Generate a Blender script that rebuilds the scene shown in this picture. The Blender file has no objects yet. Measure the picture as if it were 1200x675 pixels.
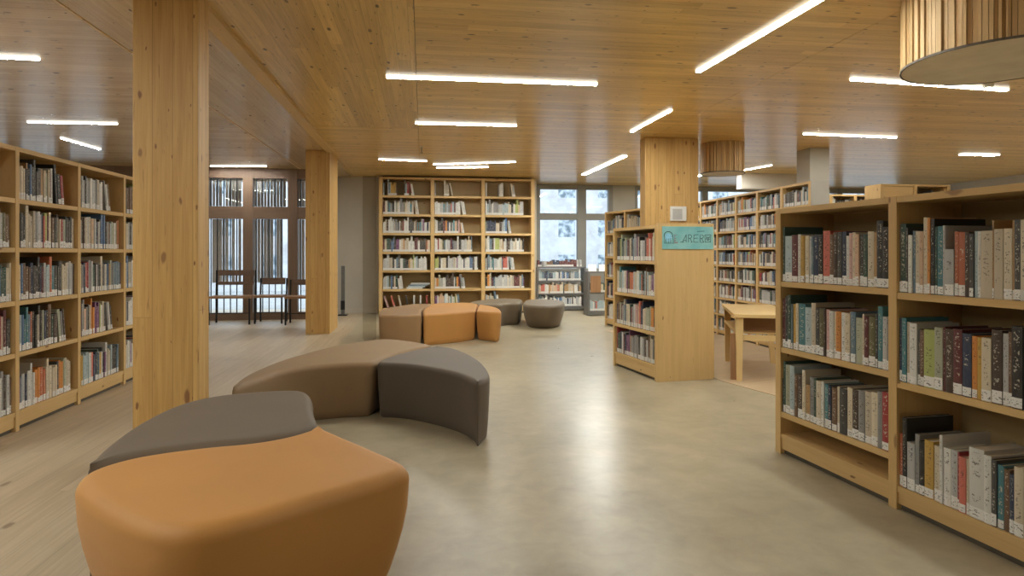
import bpy, bmesh, math, random
from mathutils import Vector, Matrix, noise
from mathutils.geometry import tessellate_polygon

random.seed(11)
SC = bpy.context.scene
COL = SC.collection
EYE, CEIL, F = 1.25, 2.85, 753.0
YAW = math.radians(-7.9)
SY, CY = math.sin(-YAW), math.cos(-YAW)

# ------------------------------------------------------------------ survey helpers
def ray_at(px, py, z):
    """point of the horizontal plane at height z seen at photo pixel (px,py)"""
    d = F * (EYE - z) / (py - 297.0)
    X = (px - 600.0) / F * d
    return Vector((X * CY + d * SY, -X * SY + d * CY, z))

def project(p):
    d = p.x * SY + p.y * CY
    X = p.x * CY - p.y * SY
    if d < 0.05: return None
    return 600 + F * X / d, 297 - F * (p.z - EYE) / d, d

# ------------------------------------------------------------------ node helpers
class G:
    def __init__(s, name):
        s.m = bpy.data.materials.new(name); s.m.use_nodes = True
        s.t = s.m.node_tree; s.t.nodes.clear()
        s.out = s.t.nodes.new('ShaderNodeOutputMaterial')
        s.b = s.t.nodes.new('ShaderNodeBsdfPrincipled')
        s.t.links.new(s.b.outputs[0], s.out.inputs[0])
    def put(s, sock, v):
        if hasattr(v, 'is_output'): s.t.links.new(v, sock)
        else: sock.default_value = v
    def math(s, op, a, b=None, c=None, clamp=False):
        n = s.t.nodes.new('ShaderNodeMath'); n.operation = op; n.use_clamp = clamp
        s.put(n.inputs[0], a)
        if b is not None: s.put(n.inputs[1], b)
        if c is not None: s.put(n.inputs[2], c)
        return n.outputs[0]
    def mix(s, f, a, b, blend='MIX'):
        n = s.t.nodes.new('ShaderNodeMix'); n.data_type = 'RGBA'; n.blend_type = blend
        s.put(n.inputs[0], f)
        for k, v in ((6, a), (7, b)):
            s.put(n.inputs[k], v if hasattr(v, 'is_output') else (*v[:3], 1))
        return n.outputs[2]
    def xyz(s, x, y, z=0.0):
        n = s.t.nodes.new('ShaderNodeCombineXYZ')
        for i, v in enumerate((x, y, z)): s.put(n.inputs[i], v)
        return n.outputs[0]
    def sep(s, v):
        n = s.t.nodes.new('ShaderNodeSeparateXYZ'); s.put(n.inputs[0], v); return n.outputs
    def coord(s, k='UV'):
        return s.t.nodes.new('ShaderNodeTexCoord').outputs[k]
    def noise(s, v, scale=1, detail=3, rough=.5, w=None, dist=0):
        n = s.t.nodes.new('ShaderNodeTexNoise')
        if w is not None:
            n.noise_dimensions = '4D'; s.put(n.inputs['W'], w)
        s.put(n.inputs['Vector'], v); n.inputs['Scale'].default_value = scale
        n.inputs['Detail'].default_value = detail; n.inputs['Roughness'].default_value = rough
        n.inputs['Distortion'].default_value = dist
        return n.outputs[0]
    def white(s, v):
        n = s.t.nodes.new('ShaderNodeTexWhiteNoise'); n.noise_dimensions = '3D'
        s.put(n.inputs['Vector'], v); return n.outputs[0]
    def ramp(s, f, lo, hi, a=0.0, b=1.0):
        n = s.t.nodes.new('ShaderNodeMapRange'); n.clamp = True
        s.put(n.inputs[0], f)
        for i, v in enumerate((lo, hi, a, b)): n.inputs[i + 1].default_value = v
        return n.outputs[0]
    def bump(s, h, strength=.2, dist=.002):
        n = s.t.nodes.new('ShaderNodeBump'); n.inputs['Strength'].default_value = strength
        n.inputs['Distance'].default_value = dist; s.put(n.inputs['Height'], h)
        s.t.links.new(n.outputs[0], s.b.inputs['Normal'])
    def set(s, **k):
        for a, v in k.items():
            a = {'base': 'Base Color', 'rough': 'Roughness', 'spec': 'Specular IOR Level', 'metal': 'Metallic',
                 'emit': 'Emission Color', 'power': 'Emission Strength', 'alpha': 'Alpha', 'coat': 'Coat Weight',
                 'coatr': 'Coat Roughness', 'sheen': 'Sheen Weight', 'trans': 'Transmission Weight', 'ior': 'IOR'}[a]
            if isinstance(v, tuple) and len(v) == 3: v = (*v, 1)
            s.put(s.b.inputs[a], v)
        return s

def plain(name, c, rough=.6, metal=0.0, vary=.0, scale=20, **k):
    g = G(name)
    if vary:
        f = g.noise(g.coord('Object'), scale, 4)
        base = g.mix(g.ramp(f, .3, .7), tuple(x * (1 - vary) for x in c), tuple(min(1, x * (1 + vary)) for x in c))
    else: base = (*c, 1)
    g.set(base=base, rough=rough, metal=metal, **k)
    return g.m

def wood(name, a, b, pw=.12, pl=2.4, knots=.35, rough=.5, line=.6, spread=.5, coat=0.0, coatr=.3, grain=1.0, knotc=(.16, .075, .03), ks=1.0):
    """boards along U (metres), side by side along V"""
    g = G(name)
    u, v, _ = g.sep(g.coord('UV'))
    vi = g.math('DIVIDE', v, pw); row = g.math('FLOOR', vi)
    r1 = g.white(g.xyz(row, 3.7))
    ui = g.math('ADD', g.math('DIVIDE', u, pl), g.math('MULTIPLY', r1, 7.0))
    cell = g.math('FLOOR', ui)
    r2 = g.white(g.xyz(row, cell, 1.3))
    off = g.math('MULTIPLY', r2, 31.0)
    vec = g.xyz(g.math('MULTIPLY', u, 1.3), g.math('MULTIPLY', v, 26.0), off)
    n1 = g.noise(vec, 1.0, 4, .6, dist=.5)
    vec2 = g.xyz(g.math('MULTIPLY', u, 4.0), g.math('MULTIPLY', v, 170.0), off)
    n2 = g.noise(vec2, 1.0, 2, .5)
    f = g.math('ADD', g.math('MULTIPLY', g.ramp(n1, .3, .7), .5 * grain), g.math('MULTIPLY', r2, spread))
    f = g.math('ADD', f, g.math('MULTIPLY', g.math('SUBTRACT', n2, .5), .55 * grain), clamp=True)
    c = g.mix(f, a, b)
    # knots and short resin dashes
    vo = g.t.nodes.new('ShaderNodeTexVoronoi'); vo.voronoi_dimensions = '2D'; vo.inputs['Scale'].default_value = 1.0
    wob = g.noise(g.xyz(g.math('MULTIPLY', u, 14.0), g.math('MULTIPLY', v, 40.0)), 1, 2)
    wob = g.math('MULTIPLY', g.math('SUBTRACT', wob, .5), .12)
    g.put(vo.inputs['Vector'], g.xyz(g.math('ADD', g.math('MULTIPLY', u, 3.4 * ks), wob), g.math('ADD', g.math('MULTIPLY', v, 8.5 * ks), wob)))
    kr, kg, kb = g.sep(vo.outputs['Color'])
    on = g.math('LESS_THAN', kr, knots)
    rad = g.math('MULTIPLY_ADD', g.math('MULTIPLY', kg, kg), .15, .035)
    k = g.math('SUBTRACT', 1.0, g.math('DIVIDE', vo.outputs['Distance'], rad), clamp=True)
    k = g.math('MULTIPLY', g.ramp(k, 0, .45), on)
    c = g.mix(g.math('MULTIPLY', k, g.math('MULTIPLY_ADD', kb, .3, .7)), c, knotc)
    ds = g.noise(g.xyz(g.math('MULTIPLY', u, 7.0), g.math('MULTIPLY', v, 75.0), off), 1, 2, .5)
    c = g.mix(g.math('MULTIPLY', g.ramp(ds, .66, .76), min(.6, knots * 1.2)), c, knotc)
    # board edges
    fr = g.math('FRACT', vi)
    e = g.math('MINIMUM', fr, g.math('SUBTRACT', 1.0, fr))
    e = g.ramp(e, 0.0, .0025 / pw, 1, 0)
    fu = g.math('FRACT', ui)
    e2 = g.ramp(fu, 0.0, .004 / pl, 1, 0)
    e = g.math('MULTIPLY', g.math('MAXIMUM', e, e2), line)
    c = g.mix(e, c, tuple(x * .35 for x in a))
    g.set(base=c, rough=rough)
    if coat: g.set(coat=coat, coatr=coatr)
    g.bump(g.math('SUBTRACT', n2, e), .12, .001)
    return g.m

M = {}
M['ceiling'] = wood('ceiling_planks', (.47, .295, .09), (.82, .575, .225), pw=.10, pl=3.1, knots=.5, rough=.28, line=.5, spread=.5, knotc=(.05, .02, .008), ks=1.25)
M['ceiling_sheen'] = wood('ceiling_painted_sheen_planks', (.46, .32, .165), (.70, .53, .31), pw=.10, pl=3.1, knots=.4, rough=.26, line=.5, spread=.5, knotc=(.05, .02, .008), ks=1.25)  # greyer board colour has the daylight reflection of the windows painted in
M['beam'] = wood('beam_wood', (.60, .40, .16), (.74, .53, .24), pw=.3, pl=6, knots=.25, rough=.45, line=.3, spread=.2)
M['pillar'] = wood('pillar_wood', (.44, .25, .072), (.69, .45, .17), pw=.115, pl=9, knots=.5, rough=.5, line=.7, spread=.4, knotc=(.2, .085, .03))
M['shelfwood'] = wood('shelf_wood', (.56, .37, .15), (.70, .49, .23), pw=.7, pl=9, knots=.22, rough=.5, line=.0, spread=.25, knotc=(.22, .11, .04), grain=.9)
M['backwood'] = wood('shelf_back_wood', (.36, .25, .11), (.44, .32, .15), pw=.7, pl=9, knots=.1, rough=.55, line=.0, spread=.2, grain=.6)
M['slatwood'] = wood('slat_wood', (.42, .27, .11), (.62, .43, .21), pw=.031, pl=9, knots=.03, rough=.6, line=.1, spread=.7)
M['floorwood'] = wood('oak_floor_planks', (.38, .30, .20), (.58, .475, .34), pw=.19, pl=2.2, knots=.02, rough=.42, line=.5, spread=.4, knotc=(.2, .13, .08))
M['floorpale'] = wood('pale_floor_planks', (.42, .31, .19), (.55, .42, .27), pw=.22, pl=2.4, knots=.08, rough=.45, line=.5, spread=.3)
M['darkwood'] = wood('dark_stained_wood', (.11, .065, .045), (.21, .13, .09), pw=.5, pl=5, knots=.1, rough=.45, line=0, spread=.3)
M['windowwood'] = wood('brown_window_frame', (.135, .08, .05), (.22, .14, .09), pw=.5, pl=5, knots=.1, rough=.5, line=0, spread=.3)
M['seatwood'] = wood('reddish_seat_wood', (.25, .13, .06), (.38, .21, .10), pw=.5, pl=5, knots=.1, rough=.45, line=0, spread=.3)
M['tablewood'] = wood('birch_table_wood', (.64, .45, .20), (.76, .56, .29), pw=.6, pl=5, knots=.05, rough=.4, line=0, spread=.2, grain=.6)

def concrete():
    g = G('polished_concrete')
    p = g.coord('Object')
    n1 = g.noise(p, .9, 6, .6, dist=.4); n2 = g.noise(p, 3.2, 5, .5, dist=.2); n3 = g.noise(p, 60, 3)
    n4 = g.noise(p, 8.0, 6, .6, dist=.6)
    f = g.math('ADD', g.math('MULTIPLY', n1, .4), g.math('ADD', g.math('MULTIPLY', n2, .35), g.math('MULTIPLY', n4, .25)))
    c = g.mix(g.ramp(f, .33, .67), (.23, .195, .128), (.435, .38, .265))
    c = g.mix(g.math('MULTIPLY', g.ramp(n3, .6, .8), .12), c, (.26, .21, .14))
    g.set(base=c, rough=g.ramp(n2, .1, .9, .24, .40), spec=.5)
    g.bump(n2, .05, .004)
    return g.m
M['concrete'] = concrete()
M['plaster'] = plain('warm_grey_plaster', (.50, .47, .41), .8, vary=.05, scale=2)
M['greywall'] = plain('grey_concrete_wall', (.42, .40, .35), .8, vary=.08, scale=1.5)
M['skirting'] = plain('pale_skirting', (.55, .51, .44), .6, vary=.03)
M['winframe'] = plain('grey_window_frame', (.26, .255, .235), .55, vary=.05, scale=3)
M['plinth'] = plain('dark_plinth', (.09, .075, .055), .7, vary=.1)
M['greymetal'] = plain('grey_metal', (.20, .20, .20), .4, .6, vary=.1)
M['blackmetal'] = plain('black_metal', (.02, .02, .022), .4, .5)
M['whiteplastic'] = plain('white_plastic', (.75, .75, .72), .4, vary=.02)
M['greyplastic'] = plain('grey_plastic', (.47, .47, .46), .4, vary=.05)
M['drumbase'] = plain('pale_drum_underside', (.56, .50, .39), .7, vary=.1, scale=5)
M['blind'] = plain('pale_blind_fabric', (.66, .56, .49), .8, vary=.05)
M['redvinyl'] = plain('red_panel', (.5, .05, .03), .5)
M['greencard'] = plain('lime_card', (.35, .42, .08), .6, vary=.2)
def fabric(name, c, rough=.55):
    g = G(name)
    p = g.coord('Object')
    n = g.noise(p, 900, 2); n2 = g.noise(p, 3, 3)
    col = g.mix(g.ramp(n2, .3, .7), tuple(x * .96 for x in c), tuple(x * 1.04 for x in c))
    g.set(base=col, rough=rough, spec=.3, sheen=.05)
    g.bump(n, .06, .0006)
    return g.m
M['orange'] = fabric('ochre_upholstery', (.46, .225, .062))
M['taupe'] = fabric('taupe_upholstery', (.135, .105, .075), .6)
M['brown'] = fabric('brown_upholstery', (.24, .155, .08), .6)
M['darktaupe'] = fabric('dark_taupe_upholstery', (.105, .082, .06), .6)
M['olive'] = fabric('olive_brown_upholstery', (.15, .115, .075), .5)
M['camel'] = fabric('camel_upholstery', (.30, .18, .085), .5)

g = G('lamp_diffuser'); g.set(base=(.9, .9, .9), emit=(.985, 1.0, .93), power=98.0); M['lamp'] = g.m
g = G('lamp_frosted_side'); g.set(base=(.8, .8, .78), emit=(.98, 1.0, .94), power=1.6, rough=.5); M['lampside'] = g.m
g = G('small_lamp_glow'); g.set(base=(.9, .9, .9), emit=(1.0, .86, .6), power=6.0); M['smalllamp'] = g.m

def glass():
    g = G('window_glass')
    tr = g.t.nodes.new('ShaderNodeBsdfTransparent'); gl = g.t.nodes.new('ShaderNodeBsdfGlossy')
    tr.inputs[0].default_value = (.93, .96, .97, 1); gl.inputs['Roughness'].default_value = .02
    fr = g.t.nodes.new('ShaderNodeFresnel'); fr.inputs[0].default_value = 1.45
    mx = g.t.nodes.new('ShaderNodeMixShader')
    g.t.links.new(fr.outputs[0], mx.inputs[0]); g.t.links.new(tr.outputs[0], mx.inputs[1]); g.t.links.new(gl.outputs[0], mx.inputs[2])
    g.t.links.new(mx.outputs[0], g.out.inputs[0]); g.t.nodes.remove(g.b)
    return g.m
M['glass'] = glass()
def tinted():
    g = G('smoked_glass')
    tr = g.t.nodes.new('ShaderNodeBsdfTransparent'); gl = g.t.nodes.new('ShaderNodeBsdfGlossy')
    tr.inputs[0].default_value = (.88, .87, .84, 1); gl.inputs['Roughness'].default_value = .08
    mx = g.t.nodes.new('ShaderNodeMixShader'); mx.inputs[0].default_value = .05
    g.t.links.new(tr.outputs[0], mx.inputs[1]); g.t.links.new(gl.outputs[0], mx.inputs[2])
    g.t.links.new(mx.outputs[0], g.out.inputs[0]); g.t.nodes.remove(g.b)
    return g.m
M['smoked'] = tinted()

def book_mat():
    g = G('book_cloth')
    a = g.t.nodes.new('ShaderNodeAttribute'); a.attribute_name = 'col'
    col, seed = a.outputs['Color'], a.outputs['Alpha']
    u, v, _ = g.sep(g.coord('UV'))
    w = g.math('MULTIPLY', seed, 97.0)
    vec = g.xyz(g.math('MULTIPLY', u, 3.4), g.math('MULTIPLY', v, 30.0))
    n = g.noise(vec, 1.0, 3, .7, w=w)
    ink = g.ramp(n, .55, .58)
    band = g.math('MULTIPLY', g.math('GREATER_THAN', u, .22), g.math('LESS_THAN', u, .78))
    blk = g.noise(g.xyz(0.0, g.math('MULTIPLY', v, 3.0)), 1.0, 1, .5, w=g.math('ADD', w, 9.0))
    zone = g.math('MULTIPLY', g.math('GREATER_THAN', v, .24), g.math('LESS_THAN', v, .95))
    zone = g.math('MULTIPLY', zone, g.math('GREATER_THAN', blk, .44))
    ink = g.math('MULTIPLY', g.math('MULTIPLY', ink, band), zone)
    lum = g.t.nodes.new('ShaderNodeRGBToBW'); g.put(lum.inputs[0], col)
    inkc = g.mix(g.math('GREATER_THAN', lum.outputs[0], .22), (.62, .58, .48), (.06, .05, .05))
    wear = g.noise(g.xyz(g.math('MULTIPLY', u, 2.0), g.math('MULTIPLY', v, 6.0)), 1, 4, .6, w=w)
    base = g.mix(g.math('MULTIPLY', g.ramp(wear, .35, .75), .1), col, (.45, .42, .36))
    base = g.mix(g.math('MULTIPLY', ink, .75), base, inkc)
    g.set(base=base, rough=.45)
    return g.m
M['book'] = book_mat()
g = G('page_paper')
u, v, _ = g.sep(g.coord('Object')) if False else g.sep(g.coord('Object'))
pn = g.noise(g.xyz(g.math('MULTIPLY', u, 900.0), g.math('MULTIPLY', v, 3.0)), 1, 1)
g.set(base=g.mix(pn, (.50, .45, .35), (.66, .61, .50)), rough=.9); M['pages'] = g.m
g = G('call_number_label')
u, v, _ = g.sep(g.coord('UV'))
oi = g.t.nodes.new('ShaderNodeObjectInfo').outputs['Random']
n = g.noise(g.xyz(g.math('MULTIPLY', u, 3.0), g.math('MULTIPLY', v, 6.0)), 1, 2, .6, w=g.math('MULTIPLY', oi, 60.0))
ink = g.math('MULTIPLY', g.ramp(n, .57, .6), g.math('MULTIPLY', g.math('LESS_THAN', v, .8), g.math('GREATER_THAN', v, .15)))
g.set(base=g.mix(g.math('MULTIPLY', ink, .8), (.78, .78, .76), (.05, .05, .06)), rough=.5); M['label'] = g.m

# ------------------------------------------------------------------ mesh helpers
class MB:
    def __init__(s):
        s.v, s.f, s.uv, s.sm = [], [], [], []
        s.c = None
    def quad(s, pts, uvs=None, smooth=False, col=None):
        i = len(s.v); s.v += [tuple(p) for p in pts]; s.f.append(tuple(range(i, i + len(pts))))
        s.uv.append(uvs or [(0, 0)] * len(pts)); s.sm.append(smooth)
        if col is not None:
            if s.c is None: s.c = []
            s.c.append(col)
    def box(s, x0, y0, z0, x1, y1, z1, grain=None, mat=None, bev=0.0):
        """axis box; UV runs along the longest side in metres"""
        L = (x1 - x0, y1 - y0, z1 - z0)
        g = 'xyz'.index(grain) if grain else L.index(max(L))
        o = (random.uniform(0, 50), random.uniform(0, 50)) if grain is None else (0, 0)
        lo, hi = (x0, y0, z0), (x1, y1, z1)
        for ax in range(3):
            a, b = [k for k in range(3) if k != ax]
            for side in (0, 1):
                ps = []
                for (i, j) in ((0, 0), (1, 0), (1, 1), (0, 1)):
                    p = [0, 0, 0]; p[ax] = (lo, hi)[side][ax]; p[a] = (lo, hi)[i][a]; p[b] = (lo, hi)[j][b]
                    ps.append(Vector(p))
                flip = (side == 1) == (ax == 1)
                if flip: ps.reverse()
                if ax == g: uvs = [(p[a] + o[0], p[b] + o[1]) for p in ps]
                else:
                    other = b if a == g else a
                    uvs = [(p[g] + o[0], p[other] + o[1]) for p in ps]
                if mat is not None: ps = [mat @ p for p in ps]
                s.quad(ps, uvs)
        return s
    def tube(s, pts, r, n=8, close=True):
        pts = [Vector(p) for p in pts]; rs = r if isinstance(r, (list, tuple)) else [r] * len(pts)
        rings = []
        for i, p in enumerate(pts):
            d = (pts[min(i + 1, len(pts) - 1)] - pts[max(i - 1, 0)]).normalized()
            a = d.orthogonal().normalized(); b = d.cross(a)
            rings.append([p + (a * math.cos(2 * math.pi * k / n) + b * math.sin(2 * math.pi * k / n)) * rs[i] for k in range(n)])
        for i in range(len(rings) - 1):
            for k in range(n):
                k2 = (k + 1) % n
                s.quad([rings[i][k], rings[i][k2], rings[i + 1][k2], rings[i + 1][k]], [(i, k / n)] * 4, True)
        if close:
            s.quad(list(reversed(rings[0]))); s.quad(rings[-1])
        return s
    def build(s, name, mat, parent=None, bevel=0.0, weld=False):
        me = bpy.data.meshes.new(name); me.from_pydata(s.v, [], s.f)
        uvl = me.uv_layers.new(name='UVMap')
        flat = [c for f in s.uv for uv in f for c in uv]
        uvl.data.foreach_set('uv', flat)
        me.polygons.foreach_set('use_smooth', s.sm)
        if s.c is not None:
            ca = me.color_attributes.new('col', 'FLOAT_COLOR', 'CORNER')
            ca.data.foreach_set('color', [x for f, c in zip(s.f, s.c) for _ in f for x in c])
        me.materials.append(mat)
        me.update()
        o = bpy.data.objects.new(name, me); COL.objects.link(o)
        if weld or bevel:
            bm = bmesh.new(); bm.from_mesh(me); bmesh.ops.remove_doubles(bm, verts=bm.verts, dist=1e-5)
            if bevel:
                bmesh.ops.bevel(bm, geom=[e for e in bm.edges if e.calc_length() > bevel * 3 and len(e.link_faces) == 2 and e.calc_face_angle(0) > .5],
                                offset=bevel, segments=2, affect='EDGES', profile=.6)
            bmesh.ops.recalc_face_normals(bm, faces=bm.faces)
            bm.to_mesh(me); bm.free()
        if parent: o.parent = parent
        return o

def empty(name, loc, rz=0.0):
    o = bpy.data.objects.new(name, None); COL.objects.link(o)
    o.location = loc; o.rotation_euler = (0, 0, rz); o.empty_display_size = .1
    return o
def tag(o, label, cat, group=None, kind=None):
    o['label'] = label; o['category'] = cat
    if group: o['group'] = group
    if kind: o['kind'] = kind
    return o
def struct(o, label=None):
    o['kind'] = 'structure'
    if label: o['label'] = label
    return o

# ------------------------------------------------------------------ room shell
def slab(name, x0, y0, x1, y1, z0, z1, mat, grain):
    return struct(MB().box(x0, y0, z0, x1, y1, z1, grain).build(name, mat))
XL, XR, YB, YF = -9.0, 12.0, -7.0, 14.6
slab('floor', -1.15, YB, 12, 15.0, -.1, 0, M['concrete'], 'y')
slab('floor', XL, YB, -1.15, 15.0, -.1, 0, M['floorwood'], 'y')
# pale boards of the reading corner lie beyond a slanted joint
pf = MB()
pc = [ray_at(846, 447, 0), ray_at(990, 486, 0), Vector((12, 4.4, 0)), Vector((12, 11.0, 0)), Vector((2.95, 10.2, 0))]
pf.quad([Vector((p.x, p.y, .004)) for p in pc], [(p.x * .97 + p.y * .26, p.y * .97 - p.x * .26) for p in pc])
pf.quad([Vector((p.x, p.y, .0005)) for p in reversed(pc)])
for i in range(5):
    a, b = pc[i], pc[(i + 1) % 5]
    pf.quad([(a.x, a.y, .0005), (b.x, b.y, .0005), (b.x, b.y, .004), (a.x, a.y, .004)])
struct(pf.build('floor', M['floorpale']))
# ceiling fields: boards run across the room except in the strip beside the pillars
T = CEIL + .12
slab('ceiling', -.056, YB, 3.118, 15, CEIL, T, M['ceiling'], 'x')
slab('ceiling', 3.122, YB, 12, 15, CEIL, T, M['ceiling'], 'x')
slab('ceiling', -1.36, YB, -.06, 8.3, CEIL, T, M['ceiling'], 'y')
slab('ceiling', -1.36, 8.31, -.06, 15, CEIL, T, M['ceiling'], 'x')
slab('ceiling', -2.3, YB, -1.48, 15, CEIL + .0, T, M['ceiling_sheen'], 'y')
slab('ceiling', XL, YB, -2.31, 15, CEIL, T, M['ceiling_sheen'], 'x')
slab('light_block_slab', XL, YB, XR, 15, T + .001, T + .1, M['plinth'], 'x')  # unseen slab added to stop sky light leaking through the ceiling gaps
struct(MB().box(-1.48, YB, CEIL - .035, -1.36, 10.3, T, 'y').build('trim_1', M['beam']))
struct(MB().box(-1.48, 10.31, CEIL, -1.36, 15, T, 'y').build('trim_2', M['ceiling']))
struct(MB().box(-2.31, YB, CEIL - .004, -2.29, 15, CEIL + .05, 'y').build('trim_3', M['beam']))

def wall(name, x0, y0, x1, y1, z0=0, z1=CEIL, mat='plaster'):
    return struct(MB().box(x0, y0, z0, x1, y1, z1, 'z').build(name, M[mat]))
wall('wall_rear', XL, YB - .15, XR, YB)
wall('wall_left', XL - .15, YB, XL, 12.6)
wall('wall_right', XR, YB, XR + .15, 15)
wall('wall_return', -1.95, 12.62, -1.8, 13.9)
wall('wall_back', -1.95, 13.75, 2.45, 13.9)
wall('wall_back_nook', 2.3, 13.9, 2.45, 14.6)
struct(MB().box(-1.8, 13.735, 0, -.93, 13.75, .11, 'x').build('baseboard_back', M['skirting']))

def window_wall(names, y, x0, x1, panes_x, bands, mat, depth=.14, bars=None):
    """a framed glass wall at depth y; each bay between two mullions becomes one window"""
    for n, (a, b, m0, m1) in enumerate(panes_x):
        w = empty('window_%d' % (names + n), (0, 0, 0)); struct(w)
        fr = MB()
        zs = [0] + [z for bd in bands for z in bd] + [CEIL]
        fr.box(m0, y, 0, a, y + depth, CEIL, 'z'); fr.box(b, y, 0, m1, y + depth, CEIL, 'z')
        for i in range(0, len(zs), 2):
            fr.box(a, y + .01, zs[i], b, y + depth - .01, zs[i + 1], 'x')
        f = fr.build('window_frame', mat, w)
        gl = MB()
        for z0, z1 in bands:
            gl.box(a, y + .06, z0, b, y + .068, z1)
        gl.build('window_glass', M['glass'], w)
        if bars:
            br = MB(); k = a + bars / 2
            while k < b - .02:
                for z0, z1 in bands:
                    br.box(k - .008, y + .03, z0, k + .008, y + .05, z1)
                k += bars
            br.build('window_bars', M['blackmetal'], w)
# left, brown stained: bays of .72 m
def xat(px, y):
    r = (px - 600.0) / F
    return y * (r * CY + SY) / (-r * SY + CY)
yL = 12.6
edges = []
e1, e2 = xat(284.5, yL), xat(296, yL); e3, e4 = xat(338, yL), xat(347.5, yL)
pitch = (e3 + e4 - e1 - e2) / 2; mw = (e2 - e1)
c = (e3 + e4) / 2 + pitch
mids = []
while c > XL: mids.append(c); c -= pitch
mids = sorted(m for m in mids if m < -2.1)
px_bays = []
prev = XL
for m in mids + [-1.95]:
    a = prev + mw / 2 if prev != XL else XL + .05
    b = m - mw / 2 if m != -1.95 else -2.0
    if b - a > .15: px_bays.append((a, b, prev, m))
    prev = m
window_wall(1, yL, XL, -1.95, px_bays, [(.14, 1.90), (2.13, 2.66)], M['windowwood'], bars=.115)
nwin = len(px_bays)
# right, grey: wide and narrow lights
yR = 14.6
R = [(xat(633, yR), xat(677, yR)), (xat(687, yR), xat(713.5, yR))]
bays = [(R[0][0], R[0][1], 2.45, (R[0][1] + R[1][0]) / 2), (R[1][0], R[1][1], (R[0][1] + R[1][0]) / 2, R[1][1] + .1)]
window_wall(1 + nwin, yR, 0, 0, bays, [(.9, 2.03), (2.18, 2.74)], M['winframe'])
xw = xat(744, yR)
wall('wall_back_pier', R[1][1] + .1, yR, xw, yR + .14, mat='greywall')
rest = []; x = xw
while x < XR - .2:
    x2 = min(x + 1.75, XR); rest.append((x + .07, x2 - .07, x, x2)); x = x2
window_wall(3 + nwin, yR, 0, 0, rest, [(.9, 2.03), (2.18, 2.74)], M['winframe'])

struct(MB().box(xat(869, 12), 12, 2.54, xat(949, 12), 12.2, CEIL - .001, 'x').build('trim_4', M['skirting']))
# pillars
def pillar(x0, y0, x1, y1, mat='pillar'):
    return struct(MB().box(x0, y0, 0, x1, y1, CEIL, 'z').build('pillar', M[mat], bevel=.008))
d = 4.72
yp = 4.12; xp = xat(232, yp)
pillar(xat(155, yp), yp, xp, xp / xat(245, 1))
pillar(xat(358, 10.28), 10.28, xat(386.5, 10.28), 11.2)
pillar(3.03, 8.5, 3.80, 8.72)
pillar(xat(949, 9.0), 9.0, xat(972, 9.0), 9.35, 'greywall')

# ------------------------------------------------------------------ outdoors
def facade():
    g = G('street_facade')
    x, y, z = g.sep(g.coord('Object'))
    fx = g.math('FRACT', g.math('DIVIDE', x, 1.55)); fz = g.math('FRACT', g.math('DIVIDE', z, 1.5))
    inx = g.math('MULTIPLY', g.math('GREATER_THAN', fx, .3), g.math('LESS_THAN', fx, .72))
    inz = g.math('MULTIPLY', g.math('GREATER_THAN', fz, .25), g.math('LESS_THAN', fz, .8))
    w = g.math('MULTIPLY', inx, inz)
    n = g.noise(g.coord('Object'), 1.6, 6, .7)
    wallc = g.mix(g.ramp(n, .35, .65), (.44, .42, .43), (.62, .63, .66))
    wc = g.mix(g.ramp(g.noise(g.coord('Object'), 5, 4), .4, .6), (.12, .16, .20), (.5, .56, .62))
    g.set(base=g.mix(w, wallc, wc), rough=.7)
    return g.m
M['facade'] = facade()
M['street'] = plain('street_paving', (.34, .34, .34), .8, vary=.1, scale=2)
struct(MB().box(-40, 24, -.1, 45, 26, 4.6, 'x').build('exterior_building', M['facade']))
struct(MB().box(-40, 15.05, -.12, 45, 26, -.1, 'x').build('exterior_street', M['street']))
struct(MB().box(-40, 12.8, -.12, -9.2, 15.05, -.1, 'x').build('exterior_street', M['street']))

# ------------------------------------------------------------------ books
COLS = {
 'white': (.66, .66, .63), 'cream': (.62, .55, .42), 'beige': (.50, .44, .34), 'light grey': (.46, .47, .47), 'grey': (.27, .27, .27),
 'charcoal': (.055, .055, .055), 'black': (.018, .018, .02), 'navy': (.025, .04, .085), 'slate blue': (.12, .19, .25), 'pale blue': (.38, .48, .52),
 'teal': (.06, .20, .24), 'dark green': (.03, .075, .06), 'sage green': (.38, .40, .30), 'lime green': (.42, .48, .16), 'olive': (.13, .12, .055),
 'maroon': (.11, .025, .03), 'dark red': (.30, .03, .035), 'coral red': (.56, .15, .11), 'pink': (.58, .38, .35), 'orange': (.60, .24, .05),
 'rust orange': (.45, .13, .06), 'peach': (.62, .43, .30), 'tan': (.42, .26, .12), 'brown': (.15, .085, .05), 'dark brown': (.065, .042, .032),
 'mustard': (.52, .33, .07), 'purple': (.16, .06, .16), 'blue': (.07, .15, .30)}
PAL = ['white'] * 7 + ['cream'] * 7 + ['beige'] * 5 + ['light grey'] * 6 + ['grey'] * 5 + ['charcoal'] * 7 + ['black'] * 4 + ['navy'] * 4 + \
      ['slate blue'] * 3 + ['pale blue'] * 2 + ['teal'] * 3 + ['dark green'] * 2 + ['sage green'] * 2 + ['maroon'] * 3 + ['dark red'] * 2 + \
      ['coral red', 'pink', 'orange', 'rust orange', 'peach', 'tan', 'brown', 'brown', 'dark brown', 'dark brown', 'mustard', 'olive', 'purple', 'blue', 'blue', 'lime green']
PALE = ['white'] * 12 + ['cream'] * 6 + ['light grey'] * 9 + ['pale blue'] * 3 + PAL
BOOKS = []   # every book in the library: dicts in the frame of its bookcase

def cframe(origin, ang):
    return Matrix.Translation(origin) @ Matrix.Rotation(ang, 4, 'Z')

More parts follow.
